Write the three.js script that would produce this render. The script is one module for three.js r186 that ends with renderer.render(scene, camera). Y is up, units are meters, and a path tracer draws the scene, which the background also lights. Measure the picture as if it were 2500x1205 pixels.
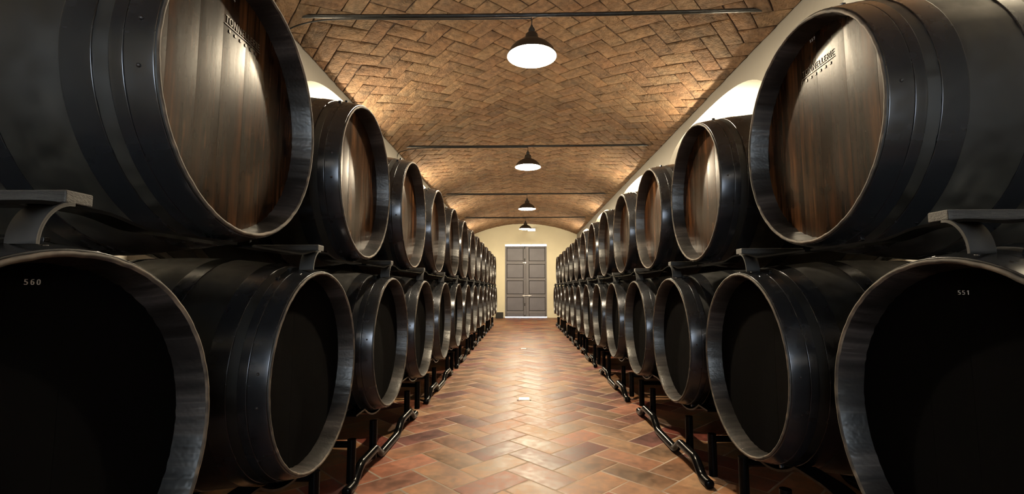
import * as THREE from 'three';
import { mergeGeometries } from 'three/addons/utils/BufferGeometryUtils.js';
import { RoundedBoxGeometry } from 'three/addons/geometries/RoundedBoxGeometry.js';
import { TextGeometry } from 'three/addons/geometries/TextGeometry.js';
import { FontLoader } from 'three/addons/loaders/FontLoader.js';

// ---------- camera, sky, exposure, light levels ----------
const scene = new THREE.Scene();
const H = 0.96;                                   // eye height
const camera = new THREE.PerspectiveCamera(55.01, 2500 / 1205, 0.05, 200);
camera.rotation.order = 'YXZ';
camera.position.set(0, H, 0);
camera.rotation.y = 0.023965;
camera.rotation.x = 0.08986;
const renderer = new THREE.WebGLRenderer({ antialias: true });
renderer.toneMapping = THREE.LinearToneMapping;
renderer.toneMappingExposure = 1.0;
renderer.shadowMap.enabled = true;
renderer.shadowMap.type = THREE.PCFSoftShadowMap;
const SKY = 14.5, PENDANT = 23, UPLIGHT = 17, WARM = new THREE.Color().setRGB(1, 0.83, 0.58), WARM2 = new THREE.Color().setRGB(1, 0.86, 0.62);
scene.background = new THREE.Color().setRGB(0.8 * SKY, 0.91 * SKY, 1.0 * SKY);

// room, in metres: X to the right, Y from the eye, Z away from the eye
const P = (X, Y, Z) => [X, Y + H, -Z];
const XL = -1.77, XR = 1.87, YS = 1.935, YCROWN = 2.316, XC = 0.05, ZB = 16.5, ZF = -1.7;
const HALF = (XR - XL) / 2, RISE = YCROWN - YS, RV = (HALF * HALF + RISE * RISE) / (2 * RISE), YV = YCROWN - RV;
const RODS = [3.27, 6.43, 9.72, 12.95], BAYS = [1.65, 4.85, 8.05, 11.3, 14.6];

// ---------- helpers ----------
let seed = 7;
const rnd = () => { seed = (seed * 1664525 + 1013904223) >>> 0; return seed / 4294967296; };
const rr = (a, b) => a + (b - a) * rnd();
const used = {};
const numbered = (n) => { const k = used[n] = (used[n] ?? -1) + 1; return k ? `${n}_${String(k).padStart(3, '0')}` : n; };
const shade = (m) => { m.castShadow = m.receiveShadow = true; return m; };
function part(name, geo, mat, parent) { const m = shade(new THREE.Mesh(geo, mat)); m.name = name; parent.add(m); return m; }
function tag(o, label, category, group) { o.userData.label = label; o.userData.category = category; if (group) o.userData.group = group; return o; }
function thing(name, label, category, pos, group) { const g = new THREE.Group(); g.name = numbered(name); g.position.set(...pos); scene.add(g); return tag(g, label, category, group); }
function struct(name, geo, mat) { const m = geo ? shade(new THREE.Mesh(geo, mat)) : new THREE.Group(); m.name = name; m.userData.kind = 'structure'; scene.add(m); return m; }
const merge = (l) => mergeGeometries(l.map((g) => { g = g.index ? g.toNonIndexed() : g; for (const k of Object.keys(g.attributes)) if (!['position', 'normal', 'uv'].includes(k)) g.deleteAttribute(k); return g; }));
const box = (w, h, d, x = 0, y = 0, z = 0) => new THREE.BoxGeometry(w, h, d).translate(x, y, z);
const rbox = (w, h, d, r, x = 0, y = 0, z = 0) => new RoundedBoxGeometry(w, h, d, 2, r).translate(x, y, z);
const cyl = (r, h, x, y, z, n = 14, r2 = r) => new THREE.CylinderGeometry(r2, r, h, n).translate(x, y, z);
const lathe = (pts, n = 48) => new THREE.LatheGeometry(pts.map(([r, y]) => new THREE.Vector2(r, y)), n);
const tube = (pts, r, seg = 40, n = 8) => new THREE.TubeGeometry(new THREE.CatmullRomCurve3(pts.map((p) => new THREE.Vector3(...p)), false, 'centripetal'), seg, r, n);
function geom(pos, uv, idx) {
  const g = new THREE.BufferGeometry();
  g.setAttribute('position', new THREE.Float32BufferAttribute(pos, 3));
  g.setAttribute('uv', new THREE.Float32BufferAttribute(uv, 2));
  g.setIndex(idx); g.computeVertexNormals(); return g;
}
const ordinal = (n) => ['first', 'second', 'third', 'fourth', 'fifth', 'sixth', 'seventh', 'eighth', 'ninth', 'tenth', 'eleventh', 'twelfth', 'thirteenth', 'fourteenth', 'fifteenth'][n];

// ---------- procedural textures ----------
function noiseGrid(n, s) { let q = s >>> 0; const a = new Float32Array(n * n); for (let i = 0; i < n * n; i++) { q = (q * 1664525 + 1013904223) >>> 0; a[i] = q / 4294967296; } return a; }
function noise(fx, fy, s) {                         // tileable value noise on [0,1)^2 with fx x fy cells
  const a = noiseGrid(256, s), f = (t) => t * t * (3 - 2 * t);
  return (u, v) => {
    const x = u * fx, y = v * fy, x0 = Math.floor(x), y0 = Math.floor(y), tx = f(x - x0), ty = f(y - y0);
    const at = (i, j) => a[(((j % fy) + fy) % fy % 256) * 256 + (((i % fx) + fx) % fx % 256)];
    return (at(x0, y0) * (1 - tx) + at(x0 + 1, y0) * tx) * (1 - ty) + (at(x0, y0 + 1) * (1 - tx) + at(x0 + 1, y0 + 1) * tx) * ty;
  };
}
const fbm = (fx, fy, s, oct = 4) => { const l = Array.from({ length: oct }, (_, k) => noise(fx << k, fy << k, s + k * 77)); return (u, v) => l.reduce((t, n, k) => t + n(u, v) * 0.5 ** (k + 1), 0) / (1 - 0.5 ** oct); };
function texture(n, f, srgb, perMetre) {
  const d = new Uint8Array(n * n * 4);
  for (let j = 0; j < n; j++) for (let i = 0; i < n; i++) {
    const c = f(i / n, j / n), k = (j * n + i) * 4, v = Array.isArray(c) ? c : [c, c, c];
    for (let q = 0; q < 3; q++) d[k + q] = Math.max(0, Math.min(255, v[q] * 255)); d[k + 3] = 255;
  }
  const t = new THREE.DataTexture(d, n, n); t.magFilter = t.minFilter = THREE.LinearFilter; t.wrapS = t.wrapT = THREE.RepeatWrapping;
  if (srgb) t.colorSpace = THREE.SRGBColorSpace;
  t.repeat.set(perMetre, perMetre); t.needsUpdate = true; return t;
}
const fA = fbm(4, 4, 11, 5), fB = fbm(8, 8, 23, 5), fC = fbm(32, 32, 31, 3), grain = fbm(64, 4, 41, 3), grain2 = fbm(16, 2, 43, 4), fine = fbm(100, 100, 51, 1);
const scratchA = fbm(128, 6, 61, 2), blot = fbm(6, 6, 71, 4);
const step = (a, b, x) => { const t = Math.max(0, Math.min(1, (x - a) / (b - a))); return t * t * (3 - 2 * t); };
const woodMap = texture(512, (u, v) => { const g = 0.55 + 0.55 * (grain(u, v) - 0.5) + 0.7 * (grain2(u, v) - 0.5) - 0.18 * step(0.6, 0.75, blot(u, v)) + 0.35 * step(0.74, 0.9, scratchA(u, v)); return [g, g * 0.97, g * 0.94]; }, true, 1.6);
const woodBump = texture(512, (u, v) => grain(u, v) * 0.6 + fine(u, v) * 0.4, false, 1.6);
const paintMap = texture(512, (u, v) => { const g = 0.62 + 0.5 * (fA(u, v) - 0.5) + 0.5 * (fC(u, v) - 0.5) + 0.3 * step(0.62, 0.8, fB(u, v)); return [g, g, g]; }, true, 1.3);
const paintRough = texture(512, (u, v) => 0.62 + 0.25 * (fB(u, v) - 0.5) + 0.25 * (fC(u, v) - 0.5), false, 1.3);
const paintBump = texture(512, (u, v) => 0.5 * fB(u, v) + 0.5 * fC(u, v), false, 1.3);
const clayMap = texture(512, (u, v) => { const g = 0.78 + 0.55 * (fA(u, v) - 0.5) + 0.3 * (fC(u, v) - 0.5), r = 0.12 * (blot(u, v) - 0.5); return [g + r, g, g - r * 0.8]; }, true, 1.1);
const clayRough = texture(512, (u, v) => 0.62 + 0.22 * (fA(u, v) - 0.5) + 0.2 * (fC(u, v) - 0.5), false, 1.1);
const clayBump = texture(512, (u, v) => 0.6 * fB(u, v) + 0.4 * fC(u, v), false, 1.1);
const brickMap = texture(512, (u, v) => { const g = 0.85 + 0.35 * (fA(u, v) - 0.5) + 0.35 * (fC(u, v) - 0.5), r = 0.1 * (blot(v, u) - 0.5); return [g + r, g, g - r]; }, true, 0.9);
const brickBump = texture(1024, (u, v) => 0.55 * fB(u, v) + 0.3 * fC(u, v) + 0.15 * fine(u, v), false, 1.2);
const plasterBump = texture(512, (u, v) => 0.6 * fB(u, v) + 0.4 * fC(u, v), false, 0.7);
const plasterMap = texture(512, (u, v) => 0.93 + 0.1 * (fA(u, v) - 0.5), true, 0.4);

// ---------- materials ----------
const lin = (r, g, b) => new THREE.Color().setRGB(r, g, b);
const mat = (color, roughness, o = {}) => new THREE.MeshStandardMaterial({ color, roughness, ...o });
const M = {
  stave: mat(lin(0.011, 0.0107, 0.010), 0.85, { map: paintMap, roughnessMap: paintRough, vertexColors: true }),
  hoop: mat(lin(0.05, 0.052, 0.058), 0.41, { metalness: 0.85, roughnessMap: paintRough, vertexColors: true }),
  chime: mat(lin(0.052, 0.046, 0.044), 0.38, { map: woodMap, bumpMap: woodBump, bumpScale: 0.0008 }),
  rim: mat(lin(0.22, 0.16, 0.11), 0.75, { map: paintMap }),
  headBlack: new THREE.MeshPhysicalMaterial({ color: lin(0.0018, 0.0016, 0.0016), roughness: 1, specularIntensity: 0.05 }),  // lower-row heads: near-black all over
  rivet: mat(lin(0.02, 0.02, 0.022), 0.4, { metalness: 0.3 }),
  steel: new THREE.MeshPhysicalMaterial({ color: lin(0.0025, 0.0025, 0.0027), roughness: 0.2, specularIntensity: 0.14 }),
  dullSteel: mat(lin(0.045, 0.04, 0.036), 0.6, { map: paintMap, bumpMap: paintBump, bumpScale: 0.001 }),
  iron: mat(lin(0.004, 0.0035, 0.003), 0.3, { bumpMap: brickBump, bumpScale: 0.004 }),
  rubber: mat(lin(0.012, 0.011, 0.010), 0.5),
  chalk: mat(lin(0.42, 0.41, 0.40), 0.9), burn: mat(lin(0.03, 0.017, 0.009), 0.5),
  oldWood: mat(lin(0.05, 0.03, 0.016), 0.8, { map: woodMap }),
  mortar: mat(lin(0.045, 0.022, 0.014), 0.95, { bumpMap: brickBump, bumpScale: 0.006 }),
  grout: mat(lin(0.50, 0.40, 0.31), 0.9, { map: clayMap }),
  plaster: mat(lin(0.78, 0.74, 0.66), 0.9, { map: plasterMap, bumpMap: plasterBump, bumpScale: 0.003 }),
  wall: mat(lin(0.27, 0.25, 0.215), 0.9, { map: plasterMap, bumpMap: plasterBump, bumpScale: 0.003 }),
  cream: mat(lin(0.90, 0.85, 0.63), 0.9, { map: plasterMap, bumpMap: plasterBump, bumpScale: 0.003 }),
  door: mat(lin(0.185, 0.18, 0.2), 0.5, { map: plasterMap }), doorPanel: mat(lin(0.165, 0.163, 0.195), 0.5, { map: plasterMap }),
  fitting: mat(lin(0.55, 0.52, 0.48), 0.35, { metalness: 0.8 }), black: mat(lin(0.015, 0.014, 0.013), 0.7),
  shadeOut: mat(lin(0.02, 0.014, 0.010), 0.4), shadeIn: mat(lin(0.85, 0.83, 0.78), 0.5),
  bulb: mat(lin(1, 1, 1), 0.5, { emissive: lin(1, 0.92, 0.75), emissiveIntensity: 3 }),
  uplens: mat(lin(1, 1, 1), 0.5, { emissive: lin(1, 0.9, 0.7), emissiveIntensity: 3 }),
  sign: mat(lin(0.9, 0.9, 0.85), 0.5, { emissive: lin(1, 0.97, 0.85), emissiveIntensity: 0.6 }),
  plate: mat(lin(0.62, 0.60, 0.54), 0.5, { metalness: 0.3 }), plateFrame: mat(lin(0.10, 0.07, 0.04), 0.5, { metalness: 0.6 }),
};
const tileMats = [[0.34, 0.158, 0.072], [0.31, 0.125, 0.058], [0.25, 0.078, 0.040], [0.35, 0.178, 0.082], [0.175, 0.042, 0.027], [0.30, 0.148, 0.067], [0.32, 0.112, 0.055]].map((c) => new THREE.MeshPhysicalMaterial({ color: lin(...c), roughness: 0.82, specularIntensity: 0.8, map: clayMap, roughnessMap: clayRough, bumpMap: clayBump, bumpScale: 0.0008 }));
const brickMats = [[0.335, 0.200, 0.104], [0.32, 0.188, 0.098], [0.30, 0.170, 0.090], [0.345, 0.212, 0.113], [0.315, 0.180, 0.094]].map((c) => mat(lin(...c), 0.92, { map: brickMap, bumpMap: brickBump, bumpScale: 0.022 }));
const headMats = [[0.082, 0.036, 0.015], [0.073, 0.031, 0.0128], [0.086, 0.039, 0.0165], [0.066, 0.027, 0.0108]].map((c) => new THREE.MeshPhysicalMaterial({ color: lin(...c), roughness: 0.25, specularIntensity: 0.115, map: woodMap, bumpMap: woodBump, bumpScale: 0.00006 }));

// ---------- herringbone pieces ----------
// corners of the two kinds of piece round a spine vertex T = (a, z); s = pitch / sqrt 2
function herring(pitch, a0, z0, aMin, aMax, zMin, zMax) {
  const s = pitch / Math.SQRT2, out = [];
  for (let i = Math.floor((aMin - a0) / (4 * s)) - 1; i <= (aMax - a0) / (4 * s) + 1; i++)
    for (let j = Math.floor((zMin - z0) / (2 * s)) - 3; j <= (zMax - z0) / (2 * s) + 3; j++) {
      const ta = a0 + i * 4 * s, tz = z0 + j * 2 * s;
      out.push({ kind: 0, a: ta + s / 2, z: tz - 1.5 * s }, { kind: 1, a: ta - 1.5 * s, z: tz - s / 2 });
    }
  return out.filter((t) => t.a > aMin - 2 * s && t.a < aMax + 2 * s && t.z > zMin - 2 * s && t.z < zMax + 2 * s);
}
// outline of a piece about its centre; kind 0 runs towards (+a, -z), kind 1 towards (+a, +z)
function outline(kind, len, wid, cut) {
  const d = Math.SQRT1_2, [lx, lz] = kind ? [d, d] : [d, -d], [wx, wz] = kind ? [-d, d] : [d, d];
  return [[-1, -1], [1, -1], [1, 1], [-1, 1]].map(([p, q]) => [p * len / 2 * lx + q * wid / 2 * wx, p * len / 2 * lz + q * wid / 2 * wz]);
}
function clip(poly, ax, lim, sign) {                 // keep sign * (p[ax] - lim) <= 0
  const out = [];
  poly.forEach((p, i) => {
    const q = poly[(i + 1) % poly.length], dp = sign * (p[ax] - lim), dq = sign * (q[ax] - lim);
    if (dp <= 0) out.push(p);
    if ((dp < 0 && dq > 0) || (dp > 0 && dq < 0)) { const t = dp / (dp - dq); out.push([p[0] + t * (q[0] - p[0]), p[1] + t * (q[1] - p[1])]); }
  });
  return out;
}
const area = (p) => Math.abs(p.reduce((t, a, i) => { const b = p[(i + 1) % p.length]; return t + a[0] * b[1] - a[1] * b[0]; }, 0)) / 2;
// a slab on an outline: skirt, bevel, then a fan; lift(p, h) puts an outline point at height h; rough(p) adds relief
function slab(poly, { depth, bevel, inset, maxEdge = 9, lift, rough = () => 0, u0 = 0, v0 = 0, wobble = 0 }) {
  if (poly.reduce((t, a, i) => { const b = poly[(i + 1) % poly.length]; return t + a[0] * b[1] - a[1] * b[0]; }, 0) < 0) poly = [...poly].reverse();
  const pts = [];
  poly.forEach((p, i) => { const q = poly[(i + 1) % poly.length], n = Math.max(1, Math.ceil(Math.hypot(q[0] - p[0], q[1] - p[1]) / maxEdge)); for (let k = 0; k < n; k++) pts.push([p[0] + (q[0] - p[0]) * k / n, p[1] + (q[1] - p[1]) * k / n]); });
  const c = pts.reduce((t, p) => [t[0] + p[0] / pts.length, t[1] + p[1] / pts.length], [0, 0]), n = pts.length;
  const ring = pts.map((p) => wobble ? [p[0] + rr(-wobble, wobble), p[1] + rr(-wobble, wobble)] : p);
  const inner = ring.map((p) => { const d = Math.hypot(c[0] - p[0], c[1] - p[1]), k = Math.min(0.5, inset * 1.5 / d); return [p[0] + (c[0] - p[0]) * k, p[1] + (c[1] - p[1]) * k]; });
  const pos = [], uv = [], idx = [], put = (p, h) => { pos.push(...lift(p, h)); uv.push(p[0] + u0, p[1] + v0); };
  ring.forEach((p) => put(p, 0)); ring.forEach((p) => put(p, depth - bevel)); ring.forEach((p) => put(p, depth - bevel)); inner.forEach((p) => put(p, depth + rough(p))); put(c, depth + rough(c));
  for (let i = 0; i < n; i++) {
    const j = (i + 1) % n;
    idx.push(i, j, n + j, i, n + j, n + i, 2 * n + i, 2 * n + j, 3 * n + j, 2 * n + i, 3 * n + j, 3 * n + i, 3 * n + i, 3 * n + j, 4 * n);
  }
  return geom(pos, uv, idx);
}
// sets of pieces: the 300 that show largest become parts, the rest one part
function lay({ parent, pieces, name, rest, mats, make, place, weigh, detail }) {
  const order = pieces.map((p) => ({ ...p, w: weigh(p) })).sort((a, b) => b.w - a.w), late = mats.map(() => []);
  order.forEach((p, i) => {
    const m = Math.floor(rnd() * mats.length), { geo, matrix } = make(p, i < 300);
    if (i < 300) { const o = part(i ? `${name}_${String(i).padStart(3, '0')}` : name, geo, mats[m], parent); matrix.decompose(o.position, o.quaternion, o.scale); }
    else late[m].push(geo.clone().applyMatrix4(matrix));
  });
  const g = mergeGeometries(late.map((l) => mergeGeometries(l)), true), o = part(rest, g, mats, parent);
  o.userData.kind = 'stuff'; return o;
}

// ---------- floor ----------
const floor = struct('floor', new THREE.BoxGeometry(XR - XL + 1.2, 0.16, ZB - ZF + 0.6).translate(XC, -0.0805, -(ZB + ZF) / 2), M.grout);
{
  const pitch = 0.178, joint = 0.0068, flat = (p, h) => [p[0], h, -p[1]], cache = {};
  const region = [XL - 0.34, XR + 0.34, ZF, ZB];
  const pieces = herring(pitch, 0.028, 2.754, ...region).map((t) => {
    const full = outline(t.kind, 2 * pitch - joint, pitch - joint).map(([x, z]) => [x + t.a, z + t.z]);
    let p = clip(clip(clip(clip(full, 0, region[0], -1), 0, region[1], 1), 1, region[2], -1), 1, region[3], 1);
    return { ...t, poly: p, whole: area(p) > area(full) * 0.999 };
  }).filter((t) => t.poly.length > 2 && area(t.poly) > 0.0008);
  lay({
    parent: floor, pieces, name: 'tile', rest: 'tiling', mats: tileMats,
    weigh: (t) => (t.z < 2.25 || t.a < -0.9 - 0.03 * t.z || t.a > 0.98 + 0.03 * t.z ? -1 : 1) * 1 / (0.5 + t.z),
    make: (t) => {
      const v = Math.floor(rnd() * 4), key = t.whole ? t.kind + '_' + v : null, opts = { depth: 0.009, bevel: 0.0025, inset: 0.004, lift: flat, u0: v * 0.37, v0: v * 0.21 };
      const geo = key ? cache[key] ??= slab(outline(t.kind, 2 * pitch - joint, pitch - joint), opts) : slab(t.poly.map(([x, z]) => [x - t.a, z - t.z]), opts);
      const m = new THREE.Matrix4().makeRotationFromEuler(new THREE.Euler(rr(-0.0025, 0.0025), 0, rr(-0.0025, 0.0025))).setPosition(t.a, -0.008 + rr(-0.0006, 0.0006), -t.z);
      return { geo, matrix: m };
    },
  });
}

// ---------- vaulted ceiling ----------
const ceiling = struct('ceiling');
const vaultAt = (a, z, h) => { const t = a / RV; return [XC + (RV - h) * Math.sin(t), YV + H + (RV - h) * Math.cos(t), -z]; };
const A0 = -RV * Math.asin(HALF / RV), A1 = -A0;
{
  const sh = new THREE.Shape(), N = 40;
  for (let i = 0; i <= N; i++) { const [x, y] = vaultAt(A0 + (A1 - A0) * i / N, 0, 0); i ? sh.lineTo(x, y) : sh.moveTo(x, y); }
  sh.lineTo(XR + 0.62, YS + H); sh.lineTo(XR + 0.62, YCROWN + H + 0.3); sh.lineTo(XL - 0.62, YCROWN + H + 0.3); sh.lineTo(XL - 0.62, YS + H);
  part('vault_bed', new THREE.ExtrudeGeometry(sh, { depth: ZB - ZF + 0.6, bevelEnabled: false }).translate(0, 0, -ZB - 0.3), M.mortar, ceiling);
  const pitch = 0.157, joint = 0.011, cache = {};
  const pieces = herring(pitch, 0.0, 3.02, A0, A1, ZF, ZB).map((t) => {
    const full = outline(t.kind, 2 * pitch - joint, pitch - joint).map(([x, z]) => [x + t.a, z + t.z]);
    const p = clip(clip(clip(clip(full, 0, A0 + 0.002, -1), 0, A1 - 0.002, 1), 1, ZF, -1), 1, ZB, 1);
    return { ...t, poly: p, whole: area(p) > area(full) * 0.999 };
  }).filter((t) => t.poly.length > 2 && area(t.poly) > 0.0012);
  lay({
    parent: ceiling, pieces, name: 'brick', rest: 'brickwork', mats: brickMats,
    weigh: (t) => (t.z < 2.95 ? -1 : 1) / (1 + t.z),
    make: (t) => {
      const v = Math.floor(rnd() * 7), key = t.whole ? t.kind + '_' + v : null;
      const lift = (p, h) => { const th = p[0] / RV; return [(RV - h) * Math.sin(th), (RV - h) * Math.cos(th) - RV, -p[1]]; };
      const opts = { depth: 0.017, bevel: 0.006, inset: 0.010, maxEdge: 0.11, lift, rough: () => rr(-0.005, 0.004), wobble: 0.004, u0: v * 0.31 + t.kind * 0.17, v0: v * 0.43 };
      const geo = key ? cache[key] ??= slab(outline(t.kind, 2 * pitch - joint, pitch - joint), opts) : slab(t.poly.map(([x, z]) => [x - t.a, z - t.z]), opts);
      const th = t.a / RV, h = rr(0, 0.006);
      const m = new THREE.Matrix4().makeRotationFromEuler(new THREE.Euler(rr(-0.008, 0.008), rr(-0.012, 0.012), -th)).setPosition(XC + (RV + h) * Math.sin(th), YV + H + (RV + h) * Math.cos(th), -t.z);
      return { geo, matrix: m };
    },
  });
}

// ---------- side walls: an arcade of blind arches, each with a recess ----------
const archHalf = 1.33, recess = 0.34;
const archY = (d, apex) => 1.2 + (apex - 1.2) * (1 - Math.abs(d / archHalf) ** 3) ** (1 / 3);
for (const side of [-1, 1]) {
  const X = side < 0 ? XL : XR, apex = side < 0 ? 1.85 : 1.815, top = YS + H + 0.01;
  const sh = new THREE.Shape();                      // x along the wall (Z), y up
  sh.moveTo(ZF - 0.2, 0); sh.lineTo(ZB + 0.2, 0); sh.lineTo(ZB + 0.2, top); sh.lineTo(ZF - 0.2, top); sh.closePath();
  for (const c0 of BAYS) {
    const c = c0 - 0.06, h = new THREE.Path(), n = 36;
    h.moveTo(c - archHalf, 0.02);
    for (let i = 0; i <= n; i++) { const d = -archHalf * Math.cos(Math.PI * i / n); h.lineTo(c + d, archY(d, apex) + H); }
    h.lineTo(c + archHalf, 0.02); h.closePath(); sh.holes.push(h);
  }
  const turn = new THREE.Matrix4().set(0, 0, side, X, 0, 1, 0, 0, -1, 0, 0, 0, 0, 0, 0, 1);
  const front = new THREE.ExtrudeGeometry(sh, { depth: recess, bevelEnabled: false }).applyMatrix4(turn);
  if (side < 0) for (const at of Object.values(front.attributes)) for (let i = 0, n = at.itemSize, a = at.array; i < at.count; i += 3) for (let k = 0; k < n; k++) { const q = a[(i + 1) * n + k]; a[(i + 1) * n + k] = a[(i + 2) * n + k]; a[(i + 2) * n + k] = q; }
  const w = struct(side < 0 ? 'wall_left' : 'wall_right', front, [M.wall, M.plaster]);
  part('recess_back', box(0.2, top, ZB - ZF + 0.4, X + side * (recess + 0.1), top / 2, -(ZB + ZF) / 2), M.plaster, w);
}
// end wall with the doorway, front wall with an unseen daylight opening
const DOOR = { x0: -0.637, x1: 0.812, y0: 0.0, y1: 1.583 + H };
function gable(x0, x1, y1, depth, z, holeGrow) {
  const sh = new THREE.Shape();
  sh.moveTo(XL - 0.62, -0.1); sh.lineTo(x0, -0.1); sh.lineTo(x0, y1); sh.lineTo(x1, y1); sh.lineTo(x1, -0.1); sh.lineTo(XR + 0.62, -0.1); sh.lineTo(XR + 0.62, YCROWN + H + 0.3); sh.lineTo(XL - 0.62, YCROWN + H + 0.3); sh.closePath();
  return new THREE.ExtrudeGeometry(sh, { depth, bevelEnabled: false }).translate(0, 0, z);
}
struct('wall_back', gable(DOOR.x0, DOOR.x1, DOOR.y1, 0.1, -ZB - 0.1), M.cream);
{
  const sh = new THREE.Shape([[XL - 0.62, -0.1], [XR + 0.62, -0.1], [XR + 0.62, YCROWN + H + 0.3], [XL - 0.62, YCROWN + H + 0.3]].map((p) => new THREE.Vector2(...p)));
  sh.holes.push(new THREE.Path([[-0.85, 1.0], [-0.85, 1.95], [1.0, 1.95], [1.0, 1.0]].map((p) => new THREE.Vector2(...p))));   // unseen opening, sized to shape the daylight glints on the hoops
  struct('wall_front', new THREE.ExtrudeGeometry(sh, { depth: 0.2, bevelEnabled: false }).translate(0, 0, -ZF), M.cream);
}

// ---------- double door ----------
{
  const d = struct('door_1'); d.position.set(0, 0, -ZB - 0.055);
  const mid = 0.098, yb = 0.03, yt = 1.52 + H, panels = [[2.415, 1.965], [1.845, 1.372], [1.270, 0.815], [0.695, 0.24]], rails = [[yt, 2.425], [1.956, 1.852], [1.363, 1.280], [0.806, 0.704], [0.231, 0.135]];
  for (const [x0, x1, name] of [[DOOR.x0 + 0.0, mid, 0], [mid, DOOR.x1 - 0.0, 1]]) {
    const leaf = part('door_leaf', box(x1 - x0, yt - yb, 0.03, (x0 + x1) / 2, (yt + yb) / 2, -0.02), M.black, d);
    const [s0, s1] = name ? [0.1, 0.055] : [0.06, 0.1], i0 = x0 + s0, i1 = x1 - s1;
    for (const [a, b] of [[x0, i0 - 0.008], [i1 + 0.008, x1 - (name ? 0 : 0.005)]]) part('stile', rbox(b - a, yt - yb, 0.03, 0.004, (a + b) / 2, (yt + yb) / 2, 0.008), M.door, leaf);
    for (const [a, b] of rails) part('rail', rbox(i1 - i0, a - b, 0.028, 0.004, (i0 + i1) / 2, (a + b) / 2, 0.007), M.door, leaf);
    for (const [a, b] of panels) part('panel', rbox(i1 - i0 - 0.022, a - b - 0.016, 0.02, 0.004, (i0 + i1) / 2, (a + b) / 2, 0.004), M.doorPanel, leaf);
    part('kick_board', rbox(i1 - i0 - 0.012, 0.1, 0.02, 0.004, (i0 + i1) / 2, 0.082, 0.004), M.doorPanel, leaf);
  }
  part('latch', merge([rbox(0.12, 0.02, 0.02, 0.004, mid - 0.06, 1.9, 0.034), rbox(0.03, 0.05, 0.016, 0.003, mid - 0.02, 1.9, 0.03)]), M.fitting, d);
  part('bolt', merge([rbox(0.32, 0.022, 0.02, 0.004, mid + 0.02, 0.755, 0.034), rbox(0.03, 0.06, 0.018, 0.003, mid + 0.1, 0.755, 0.03), rbox(0.03, 0.06, 0.018, 0.003, mid - 0.08, 0.755, 0.03)]), M.fitting, d);
  for (const [a, b] of [[2.47, 2.38], [2.05, 1.95], [0.5, 0.4], [0.1, 0.04]]) part('bolt_guide', rbox(0.03, a - b, 0.016, 0.004, mid - 0.05, (a + b) / 2, 0.028), M.black, d);
  part('bolt_rod', cyl(0.007, yt - yb - 0.02, mid - 0.05, (yt + yb) / 2, 0.028, 8), M.door, d);
  for (const x of [-0.09, 0.275]) part('top_stop', box(0.018, 0.066, 0.02, x, 1.55 + H, -0.01), M.black, d);
}

// ---------- barrels ----------
const font = await new FontLoader().loadAsync('fonts/droid/droid_sans_bold.typeface.json');
const fontThin = await new FontLoader().loadAsync('fonts/droid/droid_sans_regular.typeface.json');
const text = (s, size, f, depth) => { const g = new TextGeometry(s, { font: f, size, depth, curveSegments: 3, bevelEnabled: false }); g.computeBoundingBox(); return g.translate(-(g.boundingBox.min.x + g.boundingBox.max.x) / 2, 0, 0); };
const LEN = 0.96, R0 = 0.345, RB = 0.052;
const rOut = (s) => R0 + RB * (1 - (2 * s / LEN - 1) ** 2);
// vertex colours: dust on tops, plus painted light from above on the upper staves
function dustAndTopLight(g, amount, from = 0.3) {
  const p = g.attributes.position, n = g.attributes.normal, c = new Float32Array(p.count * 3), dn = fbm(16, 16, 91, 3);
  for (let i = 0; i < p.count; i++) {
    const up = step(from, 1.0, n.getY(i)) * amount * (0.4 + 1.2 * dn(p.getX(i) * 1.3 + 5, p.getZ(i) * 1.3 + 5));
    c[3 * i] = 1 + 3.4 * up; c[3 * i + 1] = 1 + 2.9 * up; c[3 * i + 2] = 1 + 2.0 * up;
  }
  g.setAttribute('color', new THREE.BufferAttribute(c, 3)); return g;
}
// surface of revolution about x from a profile of (x, r); faces away from the axis when out > 0
function turned(profile, n, out, wave) {
  const pos = [], uv = [], idx = [];
  let len = 0;
  profile.forEach(([x, r], k) => {
    if (k) len += Math.hypot(x - profile[k - 1][0], r - profile[k - 1][1]);
    for (let i = 0; i <= n; i++) { const t = 2 * Math.PI * i / n, q = r + (wave ? wave(i % n, x) : 0); pos.push(x, q * Math.cos(t), q * Math.sin(t)); uv.push(t * 0.35, len); }
  });
  for (let k = 0; k + 1 < profile.length; k++) for (let i = 0; i < n; i++) { const a = k * (n + 1) + i, b = a + n + 1; out > 0 ? idx.push(a, b, a + 1, a + 1, b, b + 1) : idx.push(a, a + 1, b, a + 1, b + 1, b); }
  const g = geom(pos, uv, idx);
  const nn = g.attributes.normal, m = n + 1;         // close the seam
  for (let k = 0; k < profile.length; k++) { const a = k * m, b = a + n; for (let q = 0; q < 3; q++) { const s = (nn.array[3 * a + q] + nn.array[3 * b + q]) / 2; nn.array[3 * a + q] = nn.array[3 * b + q] = s; } }
  return g;
}
const sweep = (a, b, n, off) => Array.from({ length: n + 1 }, (_, i) => { const s = a + (b - a) * i / n; return [s, rOut(s) + off]; });
const STAVES = 26, SEG = STAVES * 5, DEEP = 0.066;
const groove = (i) => (i % 5 === 0 ? -0.0012 : 0);
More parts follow.
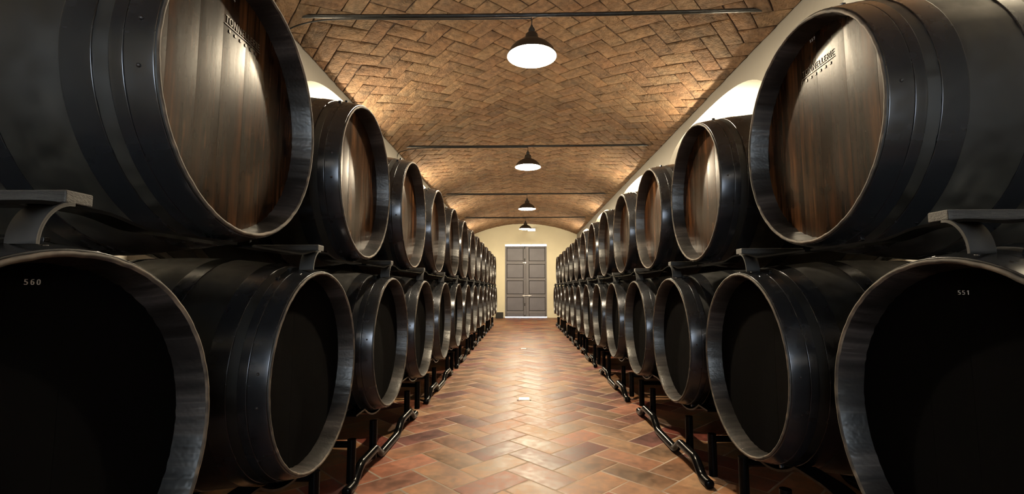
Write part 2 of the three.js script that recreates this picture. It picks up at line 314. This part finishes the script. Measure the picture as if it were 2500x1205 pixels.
const G = {
  staves: [0.45, 1.15].map((d) => dustAndTopLight(turned([...sweep(0.003, LEN - 0.003, 20, 0)], SEG, 1, groove), d, d > 1 ? 0.15 : 0.7)),  // second set, upper rows: lightened further to paint in light from above
  rim: merge([turned([[0.0045, R0 - 0.0095], [0.0008, R0 - 0.007], [0, R0 - 0.004], [0.001, R0 - 0.001], [0.004, R0 + 0.0005]], SEG, 1, groove)]),
  chime: turned([[0.0045, R0 - 0.0095], [0.03, R0 - 0.016], [DEEP + 0.01, R0 - 0.021]], SEG, -1, (i) => (i % 5 === 0 ? 0.0015 : 0) + 0.0012 * Math.sin(i * 2.7)),
  backChime: merge([turned([[LEN - 0.003, R0 + 0.0005], [LEN, R0 - 0.003], [LEN - 0.004, R0 - 0.0095], [LEN - DEEP - 0.01, R0 - 0.02]], SEG, 1, groove), new THREE.CircleGeometry(R0 - 0.018, 64).rotateY(Math.PI / 2).translate(LEN - DEEP, 0, 0)]),
};
const hoopProfile = (a, b, t) => [[a, rOut(a) - 0.002], [a, rOut(a) + t - 0.0006], [a + 0.001, rOut(a) + t], ...sweep(a + 0.002, b - 0.002, 4, t), [b - 0.001, rOut(b) + t], [b, rOut(b) + t - 0.0006], [b, rOut(b) - 0.002]];
const hoops = [['chime_hoop', 0.006, 0.058], ['collar_hoop', 0.0585, 0.084], ['quarter_hoop', 0.112, 0.168], ['bilge_hoop', 0.30, 0.352], ['bilge_hoop', LEN - 0.352, LEN - 0.30], ['quarter_hoop', LEN - 0.168, LEN - 0.112], ['chime_hoop', LEN - 0.07, LEN - 0.006]]
  .map(([n, a, b]) => [n, dustAndTopLight(turned(hoopProfile(a, b, 0.0022), 96, 1), 0.25, 0.75), a, b]);
const rivetGeo = new THREE.SphereGeometry(0.0045, 8, 6), clipGeo = rbox(0.012, 0.010, 0.012, 0.002);
// a head of upright boards clipped to the circle
function boards(n, radius, depth) {
  const w = Array.from({ length: n }, () => rr(0.8, 1.25)), sum = w.reduce((a, b) => a + b), out = []; let z = -radius;
  for (const q of w) {
    const z0 = z + 0.0002, z1 = z + q / sum * 2 * radius - 0.0002; z = z1 + 0.0002;
    const pts = [], K = 8, edge = (t) => Math.sqrt(Math.max(0, radius * radius - t * t));
    for (let k = 0; k <= K; k++) { const t = z0 + (z1 - z0) * k / K; pts.push([t, edge(t)]); }
    for (let k = K; k >= 0; k--) { const t = z0 + (z1 - z0) * k / K; pts.push([t, -edge(t)]); }
    const clean = pts.filter((p, i) => Math.hypot(p[0] - pts[(i + 1) % pts.length][0], p[1] - pts[(i + 1) % pts.length][1]) > 1e-4);
    const u0 = rr(0, 3), v0 = rr(0, 3), dx = rr(-0.0003, 0.0003);
    out.push(slab(clean, { depth: 0.02, bevel: 0.0007, inset: 0.0007, lift: (p, h) => [depth + 0.02 - h + dx, p[1], -p[0]], u0, v0 }));
  }
  return out;
}
const headSets = [boards(7, R0 - 0.0175, DEEP), boards(6, R0 - 0.0175, DEEP), boards(8, R0 - 0.0175, DEEP)];
function makeBarrel(set, black) {
  const g = new THREE.Group();
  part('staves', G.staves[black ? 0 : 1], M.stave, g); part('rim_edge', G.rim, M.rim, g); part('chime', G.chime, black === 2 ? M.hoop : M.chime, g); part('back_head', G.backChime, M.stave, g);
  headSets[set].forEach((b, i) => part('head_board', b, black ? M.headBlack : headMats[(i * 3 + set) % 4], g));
  hoops.forEach(([n, geo, a, b], k) => {
    const h = part(n, geo, M.hoop, g);
    if (k === 0) for (const t of [-1.72, -1.45, 1.55]) { const q = part('rivet', rivetGeo, M.rivet, h); q.position.set((a + b) / 2, (rOut((a + b) / 2) + 0.002) * Math.cos(t), (rOut((a + b) / 2) + 0.002) * Math.sin(t)); }
    if (k === 1) for (const t of [-0.5, -0.28, 0.02, 0.3, 2.8]) { const q = part('hoop_clip', clipGeo, M.hoop, h); q.position.set(b - 0.006, (rOut(b) + 0.004) * Math.cos(t), (rOut(b) + 0.004) * Math.sin(t)); q.rotation.x = t; }
    if (k === 0) for (const t of [-0.33, -0.1, 0.17, 0.36]) { const q = part('hoop_clip', clipGeo, M.hoop, h); q.position.set(a + 0.03, (rOut(a) + 0.004) * Math.cos(t), (rOut(a) + 0.004) * Math.sin(t)); q.rotation.x = t; }
  });
  return g;
}
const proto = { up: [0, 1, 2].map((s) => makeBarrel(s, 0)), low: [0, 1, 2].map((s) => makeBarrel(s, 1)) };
const YU = 0.485, YL = -0.282;
const run = (first, step, count, extra = []) => { const a = [...first]; while (a.length < count) a.push(a[a.length - 1] + step); return a; };
const ROWS = {
  upperRight: { x: 0.862, dx: -0.0012, y: YU, up: 1, side: 1, z: [1.456, 2.407, 3.295, 4.194, 5.083, 5.985, 6.855, 7.715, 8.57, 9.42, 10.29, 11.22, 12.1] },
  upperLeft: { x: -0.711, dx: 0.0005, y: YU, up: 1, side: -1, z: [1.214, 2.137, 3.073, 3.98, 4.886, 5.76, 6.66, 7.5, 8.43, 9.37, 10.3, 11.13, 12.0] },
  lowerRight: { x: 0.84, dx: -0.0022, y: YL, up: 0, side: 1, z: run([0.992, 1.897, 2.788, 3.65], 0.9, 14) },
  lowerLeft: { x: -0.724, dx: 0.001, y: YL, up: 0, side: -1, z: run([0.764, 1.71, 2.65, 3.524], 0.905, 14) },
};
const special = {
  'upperLeft0': ['564', 'large black barrel at upper left with bright brown head numbered 564', 0.287, 0.03],
  'upperRight0': ['557', 'large black barrel at upper right with brown head numbered 557', 0.308, -0.02],
  'lowerLeft0': ['560', 'black barrel at lower left corner, with black head numbered 560', 0.29, 0.018],
  'lowerRight0': ['551', 'black barrel at lower right corner, with black head numbered 551', 0.272, -0.012],
};
const used3 = {};
for (const [row, { x, dx, y, up, side, z }] of Object.entries(ROWS)) z.forEach((Z, i) => {
  const src = proto[up ? 'up' : 'low'][(i * 2 + (side > 0 ? 1 : 0)) % 3], b = src.clone();
  b.name = numbered('barrel'); scene.add(b);
  b.position.set(...P(x + dx * (Z - 2), y + (i && up ? rr(0, 0.006) : 0), Z));
  if (side < 0) b.rotation.y = Math.PI;                // the head faces the aisle
  const s = special[row + i], where = side < 0 ? 'left' : 'right';
  tag(b, s ? s[1] : `${ordinal(i)} barrel from the camera in the ${up ? 'upper' : 'lower'} row on the ${where}, ${up ? 'brown head' : 'black head'}`, 'barrel', up ? 'barrels in the upper rows' : 'barrels in the lower rows');
  if (s) {
    const t = text(s[0].split('').join(' '), 0.0088, fontThin, 0.0012).rotateY(-Math.PI / 2).translate(DEEP - 0.0008, s[2], s[3] * (side < 0 ? 1 : -1) * -1);
    part('chalk_number', t, M.chalk, b);
  }
  if (s && up) {
    const marks = [text('TONNELLERIE', 0.0185, fontThin, 0.001)];
    marks.push(box(0.165, 0.002, 0.001, 0, -0.006, 0.0005));
    for (let k = 0; k < 6; k++) marks.push(box(0.007, 0.008, 0.001, -0.06 + k * 0.024, -0.018, 0.0005));
    part('brand_stamp', merge(marks).rotateY(-Math.PI / 2).translate(DEEP - 0.0008, 0.214, side < 0 ? 0.028 * 1 : -0.002), M.burn, b);
  }
});

// ---------- steel racks under the lower rows ----------
function strip(path, w, t) {                          // flat bar: path of (z, y), width along x, thickness t
  const pos = [], uv = [], idx = [], n = path.length; let len = 0;
  const nor = path.map((p, i) => { const a = path[Math.max(0, i - 1)], b = path[Math.min(n - 1, i + 1)], l = Math.hypot(b[0] - a[0], b[1] - a[1]) || 1; return [-(b[1] - a[1]) / l, (b[0] - a[0]) / l]; });
  const ring = [[-w / 2, 1], [w / 2, 1], [w / 2, 1], [w / 2, -1], [w / 2, -1], [-w / 2, -1], [-w / 2, -1], [-w / 2, 1]];
  path.forEach((p, i) => { if (i) len += Math.hypot(p[0] - path[i - 1][0], p[1] - path[i - 1][1]); ring.forEach(([x, s]) => { pos.push(x, p[1] + nor[i][1] * s * t / 2, p[0] + nor[i][0] * s * t / 2); uv.push(x + s * 0.1, len); }); });
  for (let i = 0; i + 1 < n; i++) for (let k = 0; k < 8; k += 2) { const a = i * 8 + k, b = a + 1, c = a + 8, d = c + 1; idx.push(a, c, b, b, c, d); }
  for (const [o, f] of [[0, 0], [(n - 1) * 8, 1]]) f ? idx.push(o + 1, o, o + 3, o + 3, o, o + 5) : idx.push(o, o + 1, o + 3, o, o + 3, o + 5);
  return geom(pos, uv, idx);
}
const bump = (z) => { const d = Math.abs(Math.abs(z) - 0.40), k = step(0.235, 0.10, d); return k; };
const floorBar = () => { const pts = []; for (let i = 0; i <= 60; i++) { const z = -0.70 + 1.4 * i / 60; pts.push([0, 0.024 + 0.062 * bump(z), z]); } return tube(pts, 0.0235, 120, 12); };
function makeRack(gap, side) {
  const g = new THREE.Group(), barrelBottom = YL + H, depth = 0.78;     // local x: 0 at the rims, growing away from the aisle
  for (const x of [0.06, depth]) {
    const bar = part('foot_bar', floorBar().translate(x + (side < 0 ? 0.04 : 0), 0, side * 0.11), M.steel, g);
    for (const e of [-0.70, 0.70]) part('end_cap', new THREE.SphereGeometry(0.0245, 12, 8).scale(1, 1, 0.6).translate(x + (side < 0 ? 0.04 : 0), 0.0245, e + side * 0.11), M.steel, bar);
    for (const z of [-0.72, -0.385, 0.385, 0.72]) part('post', cyl(0.021, 0.205, x + 0.055, 0.03 + 0.1025, z, 16), M.steel, g);
    const sx = x + 0.05, r = Math.max(rOut(sx + 0.035), rOut(sx - 0.035)) + 0.0075, path = [];
    for (let i = 0; i <= 64; i++) {
      const z = -0.78 + 1.56 * i / 64, y = (c) => { const d = z - c; return Math.abs(d) < r * 0.98 ? barrelBottom - Math.sqrt(r * r - d * d) : 9; };
      path.push([z, Math.min(y(gap / 2), y(-gap / 2), barrelBottom - r + 0.062 - 0.012 * step(0.1, 0, Math.abs(z)))]);
    }
    part('saddle_bar', strip(path, 0.07, 0.008).translate(sx, 0, 0), M.steel, g);
  }
  for (const z of [-0.72, 0.72]) part('cross_tube', new THREE.CylinderGeometry(0.016, 0.016, depth - 0.06, 12).rotateZ(Math.PI / 2).translate(0.06 + (depth - 0.06) / 2 + 0.055, 0.21, z), M.steel, g);
  return g;
}
// ---------- supports between the rows: an arch over every lower barrel, a bar across it and cradles for the upper barrels ----------
function makeSupport(side) {
  const g = new THREE.Group(), top = 0.35 - 0 + 0.0, base = R0 + 0.006;
  part('cross_bar', rbox(0.24, 0.022, 0.05, 0.003, 0.135, 0.433, 0), M.dullSteel, g);
  const path = []; for (let i = 0; i <= 16; i++) { const t = Math.PI / 2 * i / 16; path.push([side * (0.012 + 0.055 * Math.sin(t)), base + 0.07 * Math.cos(t)]); }
  part('saddle_arch', strip(path, 0.05, 0.006).translate(0.035, 0, 0), M.dullSteel, g);
  const rest = Array.from({ length: 45 }, (_, i) => { const z = -0.44 + 0.02 * i; return [z, 0.4005 + 0.0175 * step(0.16, 0.04, Math.abs(z))]; });
  for (const x of [0.04, LEN - 0.04]) part('cradle_bar', strip(rest, 0.05, 0.006).translate(x, 0, 0), M.steel, g);
  return g;
}
for (const side of [-1, 1]) {
  const row = ROWS[side < 0 ? 'lowerLeft' : 'lowerRight'], where = side < 0 ? 'left' : 'right', z = row.z;
  const rack = makeRack(0.9, side), sup = makeSupport(side);
  for (let k = 0; k * 2 + 1 < z.length; k++) {
    const a = z[2 * k], b = z[2 * k + 1], c = (a + b) / 2, r = k ? rack.clone() : rack;
    r.name = numbered('barrel_rack'); scene.add(r);
    r.position.set(...P(row.x + row.dx * (c - 2) - (side < 0 ? 0 : 0), -H, c)); r.rotation.set(0, side < 0 ? Math.PI : 0, 0);
    tag(r, `${ordinal(k)} black steel rack from the camera under the lower barrels on the ${where}`, 'barrel rack', 'steel racks standing on the floor');
  }
  z.forEach((Z, i) => {
    const s = i ? sup.clone() : sup; s.name = numbered('barrel_support'); scene.add(s);
    s.position.set(...P(row.x + row.dx * (Z - 2), YL, Z)); s.rotation.set(0, side < 0 ? Math.PI : 0, 0);
    tag(s, `grey steel support on top of the ${ordinal(i)} lower barrel from the camera, ${where} side`, 'support', 'supports between the barrel rows');
  });
}

// ---------- wooden chocks on the second upper barrels ----------
for (const [x, Z, s, n] of [[1.16, 2.40, 1, 'right'], [-1.0, 2.14, -1, 'left']]) {
  const sh = new THREE.Shape([[0, 0], [0.2, 0], [0.2, 0.085], [0.03, 0.02]].map((p) => new THREE.Vector2(...p)));
  const o = shade(new THREE.Mesh(new THREE.ExtrudeGeometry(sh, { depth: 0.1, bevelEnabled: true, bevelSize: 0.003, bevelThickness: 0.003, bevelSegments: 1 }).translate(0, 0.003, -0.05), M.oldWood));
  o.name = numbered('wooden_chock'); scene.add(o); o.position.set(...P(x, YU + rOut(s > 0 ? x - 0.862 : -x - 0.711) + 0.0, Z)); if (s < 0) o.rotation.y = Math.PI; o.rotation.z = s * 0.06;
  tag(o, `dark wooden wedge lying on the second upper barrel on the ${n}`, 'wedge');
}

// ---------- tie rods, cables and pendant lamps ----------
RODS.forEach((Z, i) => {
  const y = 1.985, reach = (Y) => Math.sqrt(RV * RV - (Y - YV) ** 2), half = reach(y), sag = i ? 0.006 : 0.018;
  const pts = Array.from({ length: 13 }, (_, k) => { const t = k / 6 - 1; return P(XC + t * (half + 0.03), y + (i ? 0.005 : 0.012) - sag * (1 - t * t), Z); });
  const o = shade(new THREE.Mesh(tube(pts, 0.0145, 60, 12), M.iron)); o.name = numbered('tie_rod'); scene.add(o);
  tag(o, `${ordinal(i)} black iron tie rod from the camera spanning the brick vault`, 'tie rod', 'tie rods across the vault');
  const lx = [0.064, 0.066, 0.08, 0.06][i], yr = y + 0.008 - sag;
  // cable clipped under the rod, from the left wall to the lamp
  const cp = [P(XL + 0.012, 1.0, Z + 0.05), P(XL + 0.012, 1.9, Z + 0.05), P(XL + 0.05, 1.925, Z + 0.04), P(XC - half + 0.16, y - 0.026, Z), P(-0.8, yr - 0.022 + sag * 0.35, Z), P(-0.3, yr - 0.021, Z), P(lx - 0.004, yr - 0.021, Z)];
  const c = shade(new THREE.Mesh(tube(cp, 0.0055, 90, 8), M.rubber)); c.name = numbered('electric_cable'); scene.add(c);
  tag(c, `thin black cable clipped under the ${ordinal(i)} tie rod, left of its lamp`, 'cable', 'cables feeding the pendant lamps');
  // pendant lamp, its origin in the plane of the shade's mouth
  const yl = [1.665, 1.685, 1.664, 1.66][i], L = thing('pendant_lamp', ['nearest bell-shaped enamel pendant lamp, glowing very brightly', 'second dark pendant lamp from the camera, with a glowing mouth', 'third dark pendant lamp from the camera, small and glowing', 'farthest dark pendant lamp, hanging before the cream end wall'][i], 'lamp', P(lx, yl, Z), 'pendant lamps under the tie rods');
  const R = 0.177, outp = [[R, 0], [R + 0.002, 0.004], [R - 0.005, 0.016], [0.155, 0.05], [0.125, 0.08], [0.085, 0.105], [0.055, 0.118], [0.046, 0.122]], inp = [[0.044, 0.119], [0.053, 0.114], [0.083, 0.101], [0.122, 0.076], [0.151, 0.047], [R - 0.008, 0.014], [R - 0.001, 0.0]];
  part('lamp_shade', lathe(outp.map((p) => [p[0], p[1]]), 56), M.shadeOut, L);
  part('reflector', lathe(inp, 56), M.shadeIn, L);
  part('shade_neck', lathe([[0.050, 0.116], [0.049, 0.13], [0.044, 0.165], [0.038, 0.172], [0.024, 0.178]], 32), M.shadeOut, L);
  part('socket', lathe([[0.0, 0.10], [0.021, 0.10], [0.024, 0.172], [0.023, 0.205], [0.012, 0.222], [0.006, 0.238], [0, 0.24]], 24), M.black, L);
  part('cord', tube([[0, 0.235, 0], [0.0005, 0.28, 0], [-0.002, yr - 0.024 - yl, 0], [-0.004, yr - 0.014 - yl, 0]], 0.0042, 16, 8), M.rubber, L);
  const bulb = part('bulb', lathe([[0, -0.035], [0.022, -0.030], [0.042, -0.012], [0.05, 0.012], [0.045, 0.036], [0.028, 0.066], [0.018, 0.09], [0.016, 0.104]], 28), M.bulb, L);
  const p = new THREE.PointLight(WARM, PENDANT, 0, 2); p.position.set(0, -0.008, 0); p.castShadow = true; p.shadow.radius = 1.6; p.name = 'pendant_lamp_light'; L.add(p);
});

// ---------- wall uplights inside the recesses ----------
for (const side of [-1, 1]) BAYS.forEach((c, i) => {
  const X = (side < 0 ? XL : XR) + side * 0.27, L = thing('wall_uplight', `black uplight behind the ${side < 0 ? 'left' : 'right'} barrels, inside the ${ordinal(i)} wall arch`, 'uplight', P(X, 1.27, c - 0.06), 'uplights in the wall arches');
  part('housing', merge([rbox(0.11, 0.05, 0.22, 0.008, 0, -0.045, 0), rbox(0.03, 0.12, 0.08, 0.005, side * 0.05, -0.06, 0)]), M.black, L);
  part('lens', rbox(0.09, 0.014, 0.2, 0.004, 0, -0.012, 0), M.uplens, L);
  const s = new THREE.SpotLight(WARM2, UPLIGHT, 0, 1.34, 0.75, 2); s.position.set(0, 0.0, 0); s.target.position.set(-side * 0.4, 1, 0); L.add(s.target); s.castShadow = true; s.shadow.radius = 1.5; s.name = 'wall_uplight_light'; L.add(s);
});

// ---------- small things ----------
{
  const e = thing('emergency_light', 'small pale emergency light on the end wall beside the farthest lamp', 'light', [0.29, 2.083 + H, -ZB + 0.03]);
  part('light_case', rbox(0.30, 0.13, 0.05, 0.01, 0, 0, -0.004), M.plaster, e); part('light_cover', rbox(0.27, 0.10, 0.02, 0.006, 0, 0, 0.022), M.sign, e);
  const l = new THREE.PointLight(lin(1, 0.97, 0.85), 0.06, 0, 2); l.position.set(0, 0, 0.06); l.castShadow = true; e.add(l);
  [[0.004, 4.29, 0.125, 'near'], [0.0, 7.88, 0.115, 'far']].forEach(([x, z, w, n]) => {
    const p = thing('floor_plate', `${n === 'near' ? 'nearer' : 'farther'} small metal plate let into the middle of the tiled floor`, 'floor plate', [x, 0.0016, -z], 'plates in the floor');
    part('plate', box(w * 0.74, 0.004, w * 0.85, 0, 0.001, 0), M.plate, p);
    for (const s of [-1, 1]) part('frame_bar', rbox(w * 0.12, 0.006, w * 0.95, 0.001, s * w * 0.44, 0.001, 0), M.plateFrame, p);
    part('frame_bar', rbox(w * 0.8, 0.006, w * 0.05, 0.001, 0, 0.001, -w * 0.46), M.plateFrame, p);
  });
  const k = thing('crate', 'small black crate on the floor left of the end door', 'crate', P(-0.81, -H, 16.15));
  part('crate_side', box(0.25, 0.19, 0.012, 0, 0.1, 0.12), M.black, k); part('crate_side', box(0.25, 0.19, 0.012, 0, 0.1, -0.12), M.black, k);
  part('crate_end', box(0.012, 0.19, 0.228, 0.119, 0.1, 0), M.black, k); part('crate_end', box(0.012, 0.19, 0.228, -0.119, 0.1, 0), M.black, k); part('crate_base', box(0.25, 0.012, 0.24, 0, 0.009, 0), M.black, k);
}

renderer.render(scene, camera);
